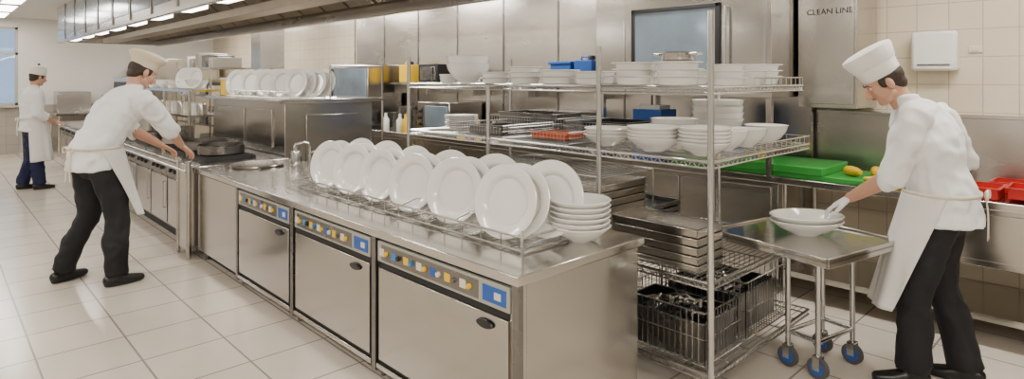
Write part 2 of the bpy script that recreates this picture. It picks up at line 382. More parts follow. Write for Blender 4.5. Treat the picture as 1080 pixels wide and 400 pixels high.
# gantry shelf
r=root('gantry_shelf'); b=MB()
for z in (1.12,1.46): b.box(2.45,8.75,z,2.95,11.2,z+.03)
for y in (8.8,10,11.15):
    for x in (2.5,2.9): b.cyl((x,y,CZ),(x,y,1.46),.018,n=12)
b.build('shelves',STEELH,r)
b=MB()
for i in range(9):
    y=8.9+i*.26; 
    b.lathe(SM if i%3 else DEEP,T(2.62+.1*(i%2),y,1.49),n=24,mi=[0,1,0,2,0,3,0,1,0][i]);
    if i%2==0: b.lathe(SM,T(2.62,y,1.545 if i%3 else 1.57),n=24)
b.build('crockery_row',[PORC,CREAMP,YEL,STEELD])
for i in range(4):
    M=T(2.6,8.85+i*.17,1.49+.15)@face(V((-.9,-.38,.2)))@Matrix.Scale(.85,4); b=MB(); b.lathe(PL,M,n=32); b.build('dinner_plate',PORC)
b=MB()
for i in range(7): b.lathe([(0,0),(.07,0),(.075,.14),(.07,.15),(0,.15)],T(2.7,8.95+i*.3,1.15),n=20,mi=i%3)
b.build('container_row',[STEEL,PORC,CREAMP])
r=root('salamander_grill'); b=MB(); b.box(2.35,11.6,1.25,2.95,12.6,1.65); b.box(2.34,11.66,1.30,2.35,12.54,1.58,1)
for y in (11.65,12.55): b.cyl((2.9,y,CZ),(2.9,y,1.3),.02)
b.build('case',[STEEL,GAP],r,bevel=.006)

# ---------------- wall side counters ----------------
r=root('prep_counter'); b=MB(); b.box(4.62,-2.3,.85,5.39,9.5,.90); b.build('worktop',STEELH,r,bevel=.005)
b=MB(); b.box(4.70,1.95,.1,5.36,9.4,.85); b.box(4.70,-2.2,.48,5.36,1.0,.85); b.build('cabinets',STEEL,r,bevel=.004)
b=MB(); 
for q in range(9): b.box(4.685,2.0+q*.8,.14,4.70,2.76+q*.8,.80)
for q in range(5): b.box(4.685,-2.1+q*.62,.52,4.70,-1.52+q*.62,.81)
b.build('door_fronts',STEEL,r,bevel=.004)
b=MB(); b.box(4.66,-2.2,.16,5.36,1.9,.20)
for y in (-2.1,-1,.0,1.0,1.9):
    for x in (4.70,5.3): b.cyl((x,y,0),(x,y,.85),.02,n=12)
b.build('undershelf',STEELH,r)
b=MB(); b.box(5.37,-2.3,.9,5.395,1.9,1.37); b.box(5.34,-2.3,1.36,5.395,1.9,1.385); b.build('splashback',STEELL,r,bevel=.003)
b=MB(); b.box(5.37,1.9,.9,5.395,9.5,2.75); b.build('cladding',STEELL,r)
b=MB()
for q in range(9): b.box(5.362,1.95+q*.95,.9,5.371,1.97+q*.95,2.75)
b.build('cladding_seams',STEELD,r)
b=MB(); b.box(4.72,-.35,.902,5.28,.42,.915)
b.box(4.78,-.29,.916,5.22,.36,.919,1)
b.build('sink_basin',[STEELH,STEELD],r)
b=MB(); b.cyl((5.3,.1,.9),(5.3,.1,1.18),.016,n=12); b.path([(5.3,.1,1.18),(5.25,.1,1.22),(5.15,.1,1.22),(5.08,.1,1.17)],.012); b.cyl((5.3,.1,1.0),(5.3,.2,1.02),.01); b.build('tap',CHROME,r)
b=MB(); b.box(4.64,1.20,.901,5.15,2.85,.94); b.box(4.62,1.60,.94,5.15,2.85,1.0);b.build('green_cutting_board',GREEN,bevel=.008)
def pepper(x,y,z,m,a=0):
    b=MB(); M=T(x,y,z+.036)@RZ(a)@RY(90); b.lathe([(0,-.075),(.018,-.07),(.032,-.03),(.036,.02),(.03,.055),(.012,.065),(.006,.06),(.006,.085),(0,.085)],M,n=18,mi=0)
    b.build('bell_pepper',[m])
pepper(4.80,2.12,1.001,YEL,20); pepper(4.8,1.46,.941,YEL,60); pepper(4.9,1.34,.941,YEL,10)
def tub(name,x0,y0,x1,y1,z,h,m):
    b=MB(); b.box(x0,y0,z,x1,y1,z+.006)
    t=.006
    b.box(x0,y0,z,x0+t,y1,z+h);b.box(x1-t,y0,z,x1,y1,z+h);b.box(x0,y0,z,x1,y0+t,z+h);b.box(x0,y1-t,z,x1,y1,z+h)
    b.box(x0-.012,y0-.012,z+h-.006,x0+t,y1+.012,z+h);b.box(x1-t,y0-.012,z+h-.006,x1+.012,y1+.012,z+h)
    b.box(x0,y0-.012,z+h-.006,x1,y0+t,z+h);b.box(x0,y1-t,z+h-.006,x1,y1+.012,z+h)
    return b.build(name,m,bevel=.002)
tub('red_food_tub',4.70,.62,4.95,.78,.901,.07,RED) ; tub('red_food_tub',4.70,.44,4.95,.58,.916,.07,RED); tub('red_food_tub',5.02,.50,5.25,.70,.901,.07,RED)
# upper cabinets
r=root('combi_oven'); b=MB(); b.box(4.46,1.90,1.5,5.36,3.53,H-.01); b.build('housing',STEEL,r,bevel=.005)
b=MB(); fy0,fy1,fz0,fz1=2.30,3.12,1.66,2.24
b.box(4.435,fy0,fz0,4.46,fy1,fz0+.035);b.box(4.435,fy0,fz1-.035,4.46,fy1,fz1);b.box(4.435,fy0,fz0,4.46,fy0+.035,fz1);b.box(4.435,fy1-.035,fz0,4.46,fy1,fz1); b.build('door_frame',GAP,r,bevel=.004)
b=MB(); b.box(4.445,fy0+.03,fz0+.03,4.458,fy1-.03,fz1-.03); b.build('door_glass',GLASSB,r)
b=MB(); b.cyl((4.41,2.24,1.7),(4.41,2.24,2.2),.012,n=12); b.cyl((4.41,2.24,1.7),(4.46,2.24,1.7),.01); b.cyl((4.41,2.24,2.2),(4.46,2.24,2.2),.01); b.box(4.452,1.94,1.55,4.462,1.96,2.9); b.box(4.452,3.2,1.5,4.462,3.22,2.9); b.build('handle',CHROME,r)
for y in (1.94,3.49):
    b=MB(); b.box(4.5,y-.02,.9,4.54,y+.02,1.5); b.box(5.28,y-.02,.9,5.32,y+.02,1.5); b.build('stand_leg',STEEL,r)
r=root('storage_cabinet'); b=MB(); b.box(4.90,1.46,1.42,5.37,1.88,H-.01); b.build('case',STEEL,r,bevel=.004)
b=MB(); b.box(4.885,1.48,1.45,4.90,1.86,H-.06); b.build('door',STEEL,r,bevel=.004)
tx=bpy.data.curves.new('sign_text','FONT'); tx.body='CLEAN LINE'; tx.size=.06; tx.extrude=.001; to=bpy.data.objects.new('sign_lettering',tx)
to.matrix_world=T(4.883,1.81,2.13)@Matrix(((0,0,-1,0),(-1,0,0,0),(0,1,0,0),(0,0,0,1))); S.collection.objects.link(to); tx.materials.append(GAP); to.parent=r
b=MB(); b.box(4.72,3.0,.90,4.98,3.3,1.36); b.box(4.715,3.04,1.0,4.722,3.26,1.25,1); b.box(4.76,3.04,1.36,4.94,3.26,1.40,1); b.build('blue_dispenser_box',[BLUE,PORC],bevel=.01)
b=MB(); b.box(4.72,2.36,1.0,4.98,2.62,1.42); b.box(4.714,2.40,1.08,4.722,2.58,1.30,1); b.build('blue_dispenser_box',[BLUE,PORC],bevel=.01)
def mach(name,x0,y0,x1,y1,z0,z1,m):
    r=root(name); b=MB(); b.box(x0,y0,z0+.03,x1,y1,z1); b.build('case',m,r,bevel=.01)
    b=MB(); b.box(x0-.012,y0+.04,z0+.08,x0,y1-.18,z1-.05); b.build('glass_door',GLASSB,r,bevel=.004)
    b=MB(); b.cyl((x0-.03,y1-.16,z0+.1),(x0-.03,y1-.16,z1-.08),.008); b.cyl((x0-.03,y1-.16,z0+.1),(x0,y1-.16,z0+.1),.006);b.cyl((x0-.03,y1-.16,z1-.08),(x0,y1-.16,z1-.08),.006)
    for z in (.3,.5,.7): b.cyl((x0-.02,y1-.07,z0+(z1-z0)*z),(x0,y1-.07,z0+(z1-z0)*z),.02,n=14)
    for x in (x0+.05,x1-.05):
        for y in (y0+.05,y1-.05): b.cyl((x,y,z0),(x,y,z0+.03),.015)
    b.build('controls',BLACK,r)
mach('microwave_oven',4.75,4.2,5.3,5.0,.9,1.28,STEEL); mach('microwave_oven',4.75,6.1,5.3,6.8,.9,1.33,STEEL)
mach('convection_oven',4.7,8.0,5.3,9.2,.9,1.85,STEEL)
for i,(y,R,h) in enumerate([(3.9,.14,.22),(5.25,.16,.26),(5.65,.13,.18),(5.95,.1,.2),(7.0,.15,.3),(7.35,.17,.34),(7.7,.13,.24)]): pan('stock_pot',5.0,y,.9,R,h,mats=(STEEL if i%2 else STEELD,))
b=MB()
for y in (5.2,5.34,5.48,5.8,7.0,7.14,7.5): b.lathe([(0,0),(.045,0),(.05,.02),(.05,.16),(.02,.2),(.02,.25),(0,.25)],T(4.70,y,.9),n=16,mi=int(y*10)%4)
b.build('bottle_row',[CREAMP,GAP,YEL,PORC])
r=root('wall_shelf'); b=MB(); b.box(5.0,3.8,1.55,5.36,7.85,1.58)
for y in (4,5,6,7,7.8): b.box(5.05,y-.01,1.42,5.36,y+.01,1.55)
b.build('shelf_board',STEELH,r)
def jerry(x,y,z,m,name):
    b=MB(); b.box(x,y,z,x+.2,y+.25,z+.26); b.cyl((x+.1,y+.07,z+.26),(x+.1,y+.07,z+.31),.035,n=16,mi=1); b.path([(x+.1,y+.12,z+.26),(x+.1,y+.12,z+.30),(x+.1,y+.22,z+.30),(x+.1,y+.22,z+.26)],.012); b.build(name,[m,BLACK],bevel=.02)
jerry(5.05,7.45,1.58,YEL,'yellow_jerrycan')
b=MB(); b.box(5.05,4.35,1.58,5.25,4.65,1.80); b.box(5.03,4.33,1.80,5.27,4.67,1.83); b.build('blue_food_bin',BLUE,bevel=.01)
jerry(5.05,4.05,1.58,BLUE,'blue_jerrycan')
b=MB(); b.box(5.05,6.75,1.58,5.3,7.2,1.84); b.box(5.04,6.79,1.62,5.05,7.15,1.80,1); b.cyl((5.03,6.85,1.6),(5.03,6.85,1.8),.008,mi=1); b.build('black_radio',[BLACK,STEELD],bevel=.01)
b=MB()
for i in range(6):
    y=4.85+i*.29; b.lathe(DEEP if i%2 else SM,T(5.18,y,1.58),n=24,mi=i%3)
    b.lathe(SM,T(5.18,y,1.635 if i%2==0 else 1.7),n=24,mi=(i+1)%3)
b.build('shelf_crockery',[PORC,STEEL,CREAMP])
r=root('towel_dispenser'); b=MB(); b.box(5.27,.93,1.70,5.398,1.21,1.99); b.build('cover',PORC,r,bevel=.02)
b=MB(); b.box(5.262,.97,1.74,5.272,1.17,1.75); b.build('slot',STEELD,r)
b=MB(); b.box(5.385,.80,1.83,5.40,.88,1.88); b.box(5.378,.82,1.84,5.386,.86,1.87); b.build('wall_switch',CREAMP,bevel=.003)
pan('mixing_bowl',5.15,1.0,.901,.13,.10,mats=(STEEL,))
# far end equipment
r=root('tall_refrigerator'); b=MB(); b.box(3.6,15.9,.1,5.2,16.9,2.1); b.build('case',STEELL,r,bevel=.01)
b=MB(); b.box(3.63,15.87,.15,4.38,15.9,2.05); b.box(4.42,15.87,.15,5.17,15.9,2.05); b.box(3.65,15.95,0,5.15,16.85,.1,0); b.build('doors',STEEL,r,bevel=.006)
b=MB(); b.cyl((4.34,15.84,.9),(4.34,15.84,1.4),.012); b.cyl((4.46,15.84,.9),(4.46,15.84,1.4),.012)
for x in (4.34,4.46):
    for z in (.9,1.4): b.cyl((x,15.84,z),(x,15.88,z),.01)
b.build('handles',CHROME,r)
r=root('far_work_table'); b=MB(); b.box(1.9,15.6,.85,3.5,16.9,.9); b.box(1.95,15.7,.3,3.45,16.85,.33)
for x in (1.95,3.45):
    for y in (15.66,16.84): b.cyl((x,y,0),(x,y,.85),.022)
b.build('frame',STEELH,r)
b=MB(); b.box(2.0,16.2,.9,2.6,16.85,1.35); b.box(1.98,16.19,.95,2.55,16.2,1.3); b.build('bread_bin',STEELL,bevel=.02)
b=MB(); b.box(2.9,16.2,.9,3.4,16.85,1.25); b.box(2.95,16.18,.95,3.3,16.2,1.2); b.build('steel_warmer',STEEL,bevel=.01)
r=root('column'); b=MB(); b.box(3.9,10.0,0,4.3,10.4,H-.001); b.build('cladding',STEELL,r,bevel=.005)
r=root('shelf_tower'); b=MB()
for z in (.3,.8,1.3,1.8): b.box(3.5,11.2,z,4.3,13.2,z+.03)
for x in (3.52,4.28):
    for y in (11.22,13.18): b.cyl((x,y,0),(x,y,1.95),.02)
b.build('frame',STEEL,r)
b=MB()
for z in (.33,.83,1.33,1.83):
    for i in range(5): b.box(3.6,11.35+i*.37,z,4.1,11.6+i*.37,z+.18+.05*(i%3),i%4)
b.build('storage_boxes',[PORC,STEELD,CREAMP,STEEL],r,bevel=.01)

# ---------------- wire shelving unit ----------------
r=root('wire_shelving_unit'); sx0,sx1,sy0,sy1=2.81,4.08,1.50,4.14
def wshelf(z,x0=sx0,x1=sx1,y0=sy0,y1=sy1,sp=.034,rim=0):
    b=MB()
    b.path([(x0,y0,z),(x1,y0,z),(x1,y1,z),(x0,y1,z)],.008,n=8,closed=True)
    b.path([(x0,y0,z-.03),(x1,y0,z-.03),(x1,y1,z-.03),(x0,y1,z-.03)],.006,n=8,closed=True)
    k=int((y1-y0)/.05)
    for i in range(k):
        ya_=y0+(y1-y0)*i/k; yb_=y0+(y1-y0)*(i+.5)/k; yc_=y0+(y1-y0)*(i+1)/k
        b.cyl((x0,ya_,z),(x0,yb_,z-.03),.0025,n=4,cap=False); b.cyl((x0,yb_,z-.03),(x0,yc_,z),.0025,n=4,cap=False)
    y=y0
    while y<y1: b.cyl((x0,y,z+.004),(x1,y,z+.004),.0024,n=5,cap=False); y+=sp
    for i in range(1,6):
        x=x0+(x1-x0)*i/6; b.cyl((x,y0,z-.003),(x,y1,z-.003),.004,n=6)
    k=int((x1-x0)/.05)
    for i in range(k):
        xa=x0+(x1-x0)*i/k; xb=x0+(x1-x0)*(i+.5)/k; xc=x0+(x1-x0)*(i+1)/k
        b.cyl((xa,y0,z),(xb,y0,z-.03),.0025,n=4,cap=False); b.cyl((xb,y0,z-.03),(xc,y0,z),.0025,n=4,cap=False)
    if rim:
        b.path([(x1,y0,z+rim),(x1,y1,z+rim)],.005); b.path([(x0+.5,y0,z+rim),(x1,y0,z+rim)],.005)
        y=y0
        while y<y1: b.cyl((x1,y,z),(x1,y,z+rim),.0025,n=5); y+=.07
        x=x0+.5
        while x<x1: b.cyl((x,y0,z),(x,y0,z+rim),.0025,n=5); x+=.07
    return b
Z1,Z2,Z3,Z4=1.60,1.225,.62,.16
wshelf(Z1,x1=3.98,rim=.05).build('shelf_top',CHROME,r); wshelf(Z2,rim=.05).build('shelf_middle',CHROME,r)
wshelf(Z3,y1=3.3).build('shelf_lower',CHROME,r); wshelf(Z4,y1=3.3).build('shelf_bottom',CHROME,r)
b=MB()
b.cyl((sx0,sy0,.0),(sx0,sy0,1.97),.0175,n=16)
for (x,y,z) in ((sx0,2.2,1.83),(sx0,3.17,1.6),(sx0,sy1,1.82),(3.95,2.05,1.62),(3.95,sy1,1.82)): 
    b.cyl((x,y,0),(x,y,z),.015,n=14)
b.cyl((sx0,sy0,1.965),(sx0,sy0,1.985),.019,n=16)
b.build('posts',CHROME,r)

def stack(name,x,y,z,prof,n,dz,s=1,m=PORC,sx=1,sy=1,rz=0):
    b=MB()
    for k in range(n): b.lathe(prof,T(x+random.uniform(-.003,.003),y,z+dz*k)@RZ(rz)@Matrix.Scale(s,4),n=36,sx=sx,sy=sy)
    return b.build(name,m)
zt=Z1+.007
CAS=[(0,0),(.10,0),(.112,.006),(.125,.05),(.15,.054),(.152,.06),(.124,.060),(.105,.012),(0,.01)]
stack('soup_bowl_stack',3.0,3.85,zt,SM,2,.03,.8)
stack('mixing_bowl_stack',3.0,3.62,zt,DEEP,2,.06,1.15); 
stack('casserole_dish_stack',3.0,3.30,zt,CAS,2,.036,.8)
stack('casserole_dish_stack',3.02,3.02,zt,CAS,3,.034,.85)
stack('casserole_dish_stack',3.02,2.70,zt,CAS,2,.038,.95)
stack('saucer_stack',3.02,2.44,zt,CAS,2,.035,.75)
stack('casserole_dish_stack',3.03,2.10,zt,CAS,3,.038,.95)
stack('casserole_dish_stack',3.0,1.80,zt,CAS,3,.038,.92)
pan('small_saucepan',3.0,1.80,zt+.13,.09,.055,mats=(STEEL,))
stack('casserole_dish_stack',3.35,1.93,zt,CAS,2,.035,.9)
stack('casserole_dish_stack',3.24,1.63,zt,CAS,3,.036,.75)
stack('casserole_dish_stack',3.50,1.63,zt,CAS,2,.038,.8)
stack('casserole_dish_stack',3.79,1.69,zt,CAS,3,.036,.9)
stack('casserole_dish_stack',3.45,2.3,zt,CAS,3,.03,1); stack('casserole_dish_stack',3.5,2.75,zt,CAS,2,.03,1)
stack('casserole_dish_stack',3.5,3.3,zt,CAS,2,.03,1)
zm=Z2+.007
stack('plate_stack',3.10,3.82,zm,PL,7,.014,.80)
stack('serving_bowl',3.02,2.30,zm,BW,3,.02,.9); stack('serving_bowl',3.0,1.95,zm,BW,4,.02,1.0)
stack('serving_bowl',3.02,1.65,zm,BW,5,.02,.9)
stack('serving_bowl',3.31,1.68,zm,DEEP,1,.03,.9); stack('serving_bowl',3.58,1.68,zm,DEEP,1,.03,.85); stack('serving_bowl',3.86,1.68,zm,DEEP,1,.03,.9)
stack('serving_bowl',3.84,2.0,zm,DEEP,4,.04,1.15); stack('serving_bowl',3.42,2.08,zm,DEEP,2,.03,1.0)
def basket(name,x0,y0,x1,y1,z0,h,m=CHROME,sp=.03,w=.0022):
    b=MB()
    for z in (z0,z0+h*.5,z0+h): b.path([(x0,y0,z),(x1,y0,z),(x1,y1,z),(x0,y1,z)],.004 if z!=z0+h*.5 else w,n=6,closed=True)
    x=x0
    while x<=x1+1e-4:
        b.path([(x,y0,z0+h),(x,y0,z0),(x,y1,z0),(x,y1,z0+h)],w,n=4); x+=sp
    y=y0
    while y<=y1+1e-4:
        b.path([(x0,y,z0+h),(x0,y,z0),(x1,y,z0),(x1,y,z0+h)],w,n=4); y+=sp
    return b.build(name,m)
basket('wire_basket',2.86,2.48,3.38,3.02,zm+.003,.07,WIRED); basket('wire_basket',2.86,3.08,3.38,3.58,zm+.003,.08,WIRED)
basket('wire_basket',3.44,2.42,3.92,3.02,zm+.003,.09,WIRED); basket('wire_basket',3.44,3.08,3.92,3.9,zm+.003,.10,WIRED)
tub('orange_tray',2.95,2.58,3.15,2.88,zm+.012,.04,ORANGE)
tub('dark_bin',3.5,2.5,3.85,2.9,zm+.012,.09,BLACK); tub('dark_bin',3.5,3.2,3.85,3.8,zm+.012,.12,STEELD); tub('baking_tray',2.92,3.14,3.3,3.5,zm+.012,.05,STEELD)
zl=Z3+.008
for k in range(5): tub('gastronorm_tray',2.86,1.60,3.13,2.14,zl+.001+k*.047,.045,STEELH)
for k in range(8): tub('gastronorm_tray',2.86,2.25,3.36,2.80,zl+.001+k*.047,.045,STEELH)
for k in range(8): tub('gastronorm_tray',2.88,2.88,3.36,3.28,zl+.001+k*.047,.045,STEELH)
for k in range(4): tub('baking_tray',3.42,2.3,3.85,2.9,zl+.001+k*.04,.035,STEELD)
b=MB(); zg=zl+.43
b.path([(2.86,2.22,zg),(3.4,2.22,zg),(3.4,3.3,zg),(2.86,3.3,zg)],.005,closed=True)
y=2.22
while y<3.3: b.cyl((2.86,y,zg),(3.4,y,zg),.0035,n=5); y+=.04
for x in (2.85,3.4):
    for y in (2.22,3.3): b.cyl((x,y,zl),(x,y,zg),.005)
b.build('cooling_rack',CHROME)
zb=Z4+.01
basket('wire_basket',2.86,1.56,3.26,2.12,zb,.27,CHROME,sp=.034,w=.003); basket('wire_basket',3.32,1.56,3.88,2.12,zb,.32,CHROME,sp=.034,w=.003)
tub('steel_bin',2.88,1.585,3.24,2.10,zb+.006,.20,STEELD); tub('steel_bin',3.36,1.62,3.84,2.08,zb+.006,.22,STEELD)
basket('wire_basket',2.86,2.3,3.4,3.2,zb,.30,CHROME,sp=.04,w=.003)
for cx_,cy_,dx_ in ((3.06,1.84,.13),(3.60,1.85,.18)):
    b=MB()
    for i in range(40):
        x=cx_+random.uniform(-dx_,dx_)*.8;y=cy_+random.uniform(-.14,.14);z=zb+.15+random.uniform(0,.07)
        a=random.uniform(0,3.1); dx=.05*math.cos(a);dy=.05*math.sin(a)
        b.path([(x-dx,y-dy,z),(x,y,z+.02),(x+dx,y+dy,z)],.011,mi=i%2)
    b.build('utensil_pile',[BLACK,STEEL])

# ---------------- tray trolley ----------------
r=root('tray_trolley',(3.17,1.07,0),math.radians(-12)); b=MB(); tz=.75; L,Wd=.72,.74
b.box(0,0,tz-.02,L,Wd,tz)
for a in ((0,0,L,.02),(0,Wd-.02,L,Wd),(0,0,.02,Wd),(L-.02,0,L,Wd)): b.box(a[0],a[1],tz-.04,a[2],a[3],tz+.012)
b.build('table_tray',STEELH,r,bevel=.005,origin=False)
b=MB(); lx=(.30,.64); ly=(.24,.42)
for x in lx:
    for y in ly: b.cyl((x,y,.12),(x,y,tz-.02),.015,n=12)
b.path([(lx[0],ly[0],.2),(lx[1],ly[0],.2),(lx[1],ly[1],.2),(lx[0],ly[1],.2)],.012,n=10,closed=True)
b.path([(.1,.1,tz-.05),(L-.1,.1,tz-.05),(L-.1,Wd-.1,tz-.05),(.1,Wd-.1,tz-.05)],.01,n=10,closed=True)
for y in ly: b.cyl((.1,y,tz-.05),(L-.1,y,tz-.05),.01)
b.build('frame',CHROME,r,origin=False)
b=MB()
for x in lx:
    for y in ly:
        b.cyl((x-.014,y,.058),(x+.014,y,.058),.058,n=24,mi=0); b.cyl((x-.018,y,.058),(x+.018,y,.058),.036,n=20,mi=1)
        b.box(x-.024,y-.02,.05,x-.020,y+.02,.125,2); b.box(x+.020,y-.02,.05,x+.024,y+.02,.125,2); b.box(x-.024,y-.02,.118,x+.024,y+.02,.128,2)
b.build('casters',[RUB,BLUE,CHROME],r,origin=False)
b=MB(); 
for k in range(2): b.lathe(BW,T(3.64,1.35,tz+.001+.03*k)@RZ(-40)@Matrix.Scale(1.05,4),n=48,sx=1.25,sy=.95)
b.build('oval_serving_dish',PORC)

# ---------------- people ----------------
wr_tex=bpy.data.textures.new('cloth_wrinkle','CLOUDS'); wr_tex.noise_scale=.16; wr_tex.noise_depth=1
fold_tex=bpy.data.textures.new('cloth_fold','WOOD'); fold_tex.wood_type='BANDNOISE'; fold_tex.noise_scale=.12; fold_tex.turbulence=9; fold_tex.noise_basis_2='SIN'
def blob(b,name,m,parent,vox,smooth=5,wr=0,fold=0):
    o=b.build(name,m,parent,origin=False)
    q=o.modifiers.new('remesh','REMESH'); q.mode='VOXEL'; q.voxel_size=vox; q.use_smooth_shade=True
    s=o.modifiers.new('smooth','SMOOTH'); s.iterations=smooth; s.factor=.5
    if wr:
        d=o.modifiers.new('wrinkle','DISPLACE'); d.texture=wr_tex; d.strength=wr; d.mid_level=.5; d.texture_coords='LOCAL'
    if fold:
        d=o.modifiers.new('fold','DISPLACE'); d.texture=fold_tex; d.strength=fold; d.mid_level=.5; d.texture_coords='LOCAL'
    return o
def hand(b,W,d,n,thumb,curl=25,s=1.0):
    W=V(W); d=V(d).normalized(); n=V(n); n=(n-d*n.dot(d)).normalized(); x=d.cross(n).normalized()
    P=lambda a,f,u: W+(x*a+d*f+n*u)*s
    b.tube([P(0,-.03,0),P(0,.0,0),P(0,.035,0),P(0,.085,0)],[(.026*s,.02*s),(.029*s,.018*s),(.039*s,.017*s),(.039*s,.013*s)],side=x,sub=3,n=14)
    for i,(off,ln) in enumerate(((-.0305,.070),(-.0105,.080),(.0105,.086),(.0305,.074)) if thumb>0 else ((.0305,.070),(.0105,.080),(-.0105,.086),(-.0305,.074))):
        if i==0: ln=.062
        p=P(off,.075,0); pts=[p]; a=math.radians(curl*.4)
        sp=off*2.0
        for k,fr in enumerate((.48,.30,.22)):
            dd=(d*math.cos(a)+n*math.sin(a)+x*sp*(1 if k==0 else .3)).normalized(); p=p+dd*ln*fr*s*1.15; pts.append(p); a+=math.radians(curl)
        b.tube(pts,[.0098*s,.0092*s,.0086*s,.0074*s],side=x,sub=3,n=8)
    p0=P(thumb*.024,.018,.006); p1=P(thumb*.052,.045,.016); p2=P(thumb*.062,.078,.026)
    b.tube([p0,p1,p2],[.0145*s,.0115*s,.009*s],side=x,sub=3,n=8)
# rubber gloves lying on the board
for (x,y,z,a,t) in ((4.74,1.28,.956,-20,1),(4.72,1.10,.922,35,-1)):
    b=MB(); d=V((math.cos(math.radians(a)),math.sin(math.radians(a)),0)); hand(b,(x,y,z),d,(0,0,-1),t,12,1.0)
    p=V((x,y,z)); b.tube([p,p-d*.05,p-d*.10],[(.028,.018),(.038,.015),(.045,.014)],side=V((-d.y,d.x,0)),sub=3)
    o=blob(b,'yellow_rubber_glove',YELG,None,.005,2)
def human(name,loc,rz,sc,P,jacket=WHITEC,trous=TROUS,hat='toque',hatm=HATC,glove=False,vox=.008,hv=.0038):
    r=root(name,loc,rz,sc); jw=P.get('jw',1.06)
    b=MB(); pv=V(P['pelvis'])
    b.tube([pv+V((0,0,.10)),pv+V((0,0,.0)),pv+V((0,0,-.09))],[(.155,.115),(.175,.13),(.15,.12)],sub=4)
    for s in ('L','R'):
        h,k,a=[V(q) for q in P['leg'+s]]
        b.tube([h,(h+k)/2+V((0,.01,0)),k,(k+a)/2+V((0,-.012,0)),a+V((0,0,-.02))],[(.098,.105),(.096,.10),(.080,.084),(.077,.084),(.072,.082)],sub=4,cap=.2)
    blob(b,'trousers',trous,r,vox,4,.03,.008)
    for s in ('L','R'):
        a=V(P['leg'+s][2]); fd=V(P.get('foot'+s,(0,1,0))).normalized()
        b=MB(); g=V((a.x,a.y,0)); sd=V((fd.y,-fd.x,0))
        b.tube([g-fd*.065+V((0,0,.045)),g+fd*.0+V((0,0,.05)),g+fd*.09+V((0,0,.036)),g+fd*.175+V((0,0,.028))],[(.036,.04),(.040,.046),(.046,.033),(.036,.024)],side=sd,sub=4)
        b.tube([a+V((0,0,.03)),g+V((0,0,.05))],[.045,.045],sub=2)
        M=Matrix.Translation(g+fd*.055+V((0,0,.008)))@Matrix(((sd.x,fd.x,0,0),(sd.y,fd.y,0,0),(0,0,1,0),(0,0,0,1)))
        b.ell((0,0,0),(.046,.14,.01),M)
        blob(b,'shoe_'+s,SHOE,r,.008,3)
    b=MB(); nk=V(P['neck']); ch=V(P['chest']); ws=V(P['waist'])
    b.tube([pv+V((0,0,-.08)),pv+V((0,0,.03)),ws,ch,ch*.35+nk*.65,nk],[(.196*jw,.165*jw),(.184*jw,.148*jw),(.170*jw,.13*jw),(.195*jw,.142*jw),(.165*jw,.112*jw),(.068,.066)],sub=5,cap=.1)
    for s in ('L','R'):
        sh,el,wr=[V(q) for q in P['arm'+s]]; cf=P.get('cuff',.25)
        b.tube([ch*.4+nk*.6+(sh-nk)*.35,sh,(sh+el)/2,el,el+(wr-el)*cf],[.078,(.084,.088),(.078,.082),(.072,.074),(.072,.072)],side=(0,1,0),sub=4,cap=.08)
    b.tube([nk+V((0,-.004,-.02)),nk+V((0,.004,.035))],[.070,.066],sub=2,cap=.1)
    blob(b,'jacket',jacket,r,vox,3,.03,.012)
    if P.get('badge'):
        sh,el,wr=[V(q) for q in P['armL']]; c=sh*.62+el*.38; n=V((-1,-.35,.1)).normalized()
        b=MB(); b.lathe([(0,0),(.022,0),(.024,.003),(.02,.006),(0,.007)],Matrix.Translation(c+n*.083)@face(n),n=20,sx=1.2); b.build('sleeve_badge',NAVY,r,origin=False)
    for s in ('L','R'):
        sh,el,wr=[V(q) for q in P['arm'+s]]; fd,nn,th=P['hand'+s]
        b=MB(); st=el+(wr-el)*.02
        b.tube([st,el+(wr-el)*.35,wr-(wr-el)*.12,wr],[(.045,.045),(.044,.042),(.030,.028),(.027,.023)],side=(0,1,0),sub=4,cap=.3)
        if not glove: hand(b,wr,fd,nn,th,P.get('curl',25)); blob(b,'forearm_and_hand_'+s,SKIN,r,hv,2)
        else:
            blob(b,'forearm_'+s,SKIN,r,.006,3); b=MB(); hand(b,wr,fd,nn,th,P.get('curl',25),1.06); blob(b,'gloved_hand_'+s,GLOVE,r,hv,2)
    hc=V(P['head']); M=Matrix.Translation(hc)@RZ(P.get('hyaw',0))@RX(-P.get('hpitch',0))@RY(P.get('hroll',0))
    b=MB(); b.ell((0,-.012,.03),(.077,.097,.088),M,20); b.ell((0,.026,-.03),(.063,.066,.086),M,20)
    b.ell((0,.056,-.093),(.035,.030,.025),M); b.ell((0,.08,.026),(.050,.016,.012),M)
    for sx in (-1,1):
        b.ell((sx*.036,.062,-.03),(.026,.022,.022),M)
        b.ell((sx*.079,-.008,-.012),(.010,.021,.033),M)
        b.tube([M@V((sx*.055,.0,-.06)),M@V((sx*.04,.045,-.09))],[.022,.02],sub=2)
    b.tube([M@V((0,.086,.016)),M@V((0,.104,-.012)),M@V((0,.116,-.032)),M@V((0,.098,-.042))],[.009,.011,.0145,.01],sub=3,n=10)
    b.tube([M@V((0,-.03,-.03)),M@V((0,-.02,-.10)),nk+V((0,0,-.02))],[(.058,.06),(.056,.058),(.060,.062)],sub=4)
    blob(b,'head',SKIN,r,.0045,2)
    b=MB()
    for sx in (-1,1):
        b.ell((sx*.030,.083,.004),(.0125,.008,.0065),M,12,0); b.ell((sx*.030,.0885,.004),(.0055,.0035,.0055),M,10,1)
        b.tube([M@V((sx*.012,.097,.024)),M@V((sx*.032,.095,.030)),M@V((sx*.05,.083,.024))],[.0035,.0045,.003],sub=3,n=6,mi=2)
    b.tube([M@V((-.024,.086,-.060)),M@V((0,.096,-.058)),M@V((.024,.086,-.060))],[.004,.0075,.004],sub=3,n=8,mi=3)
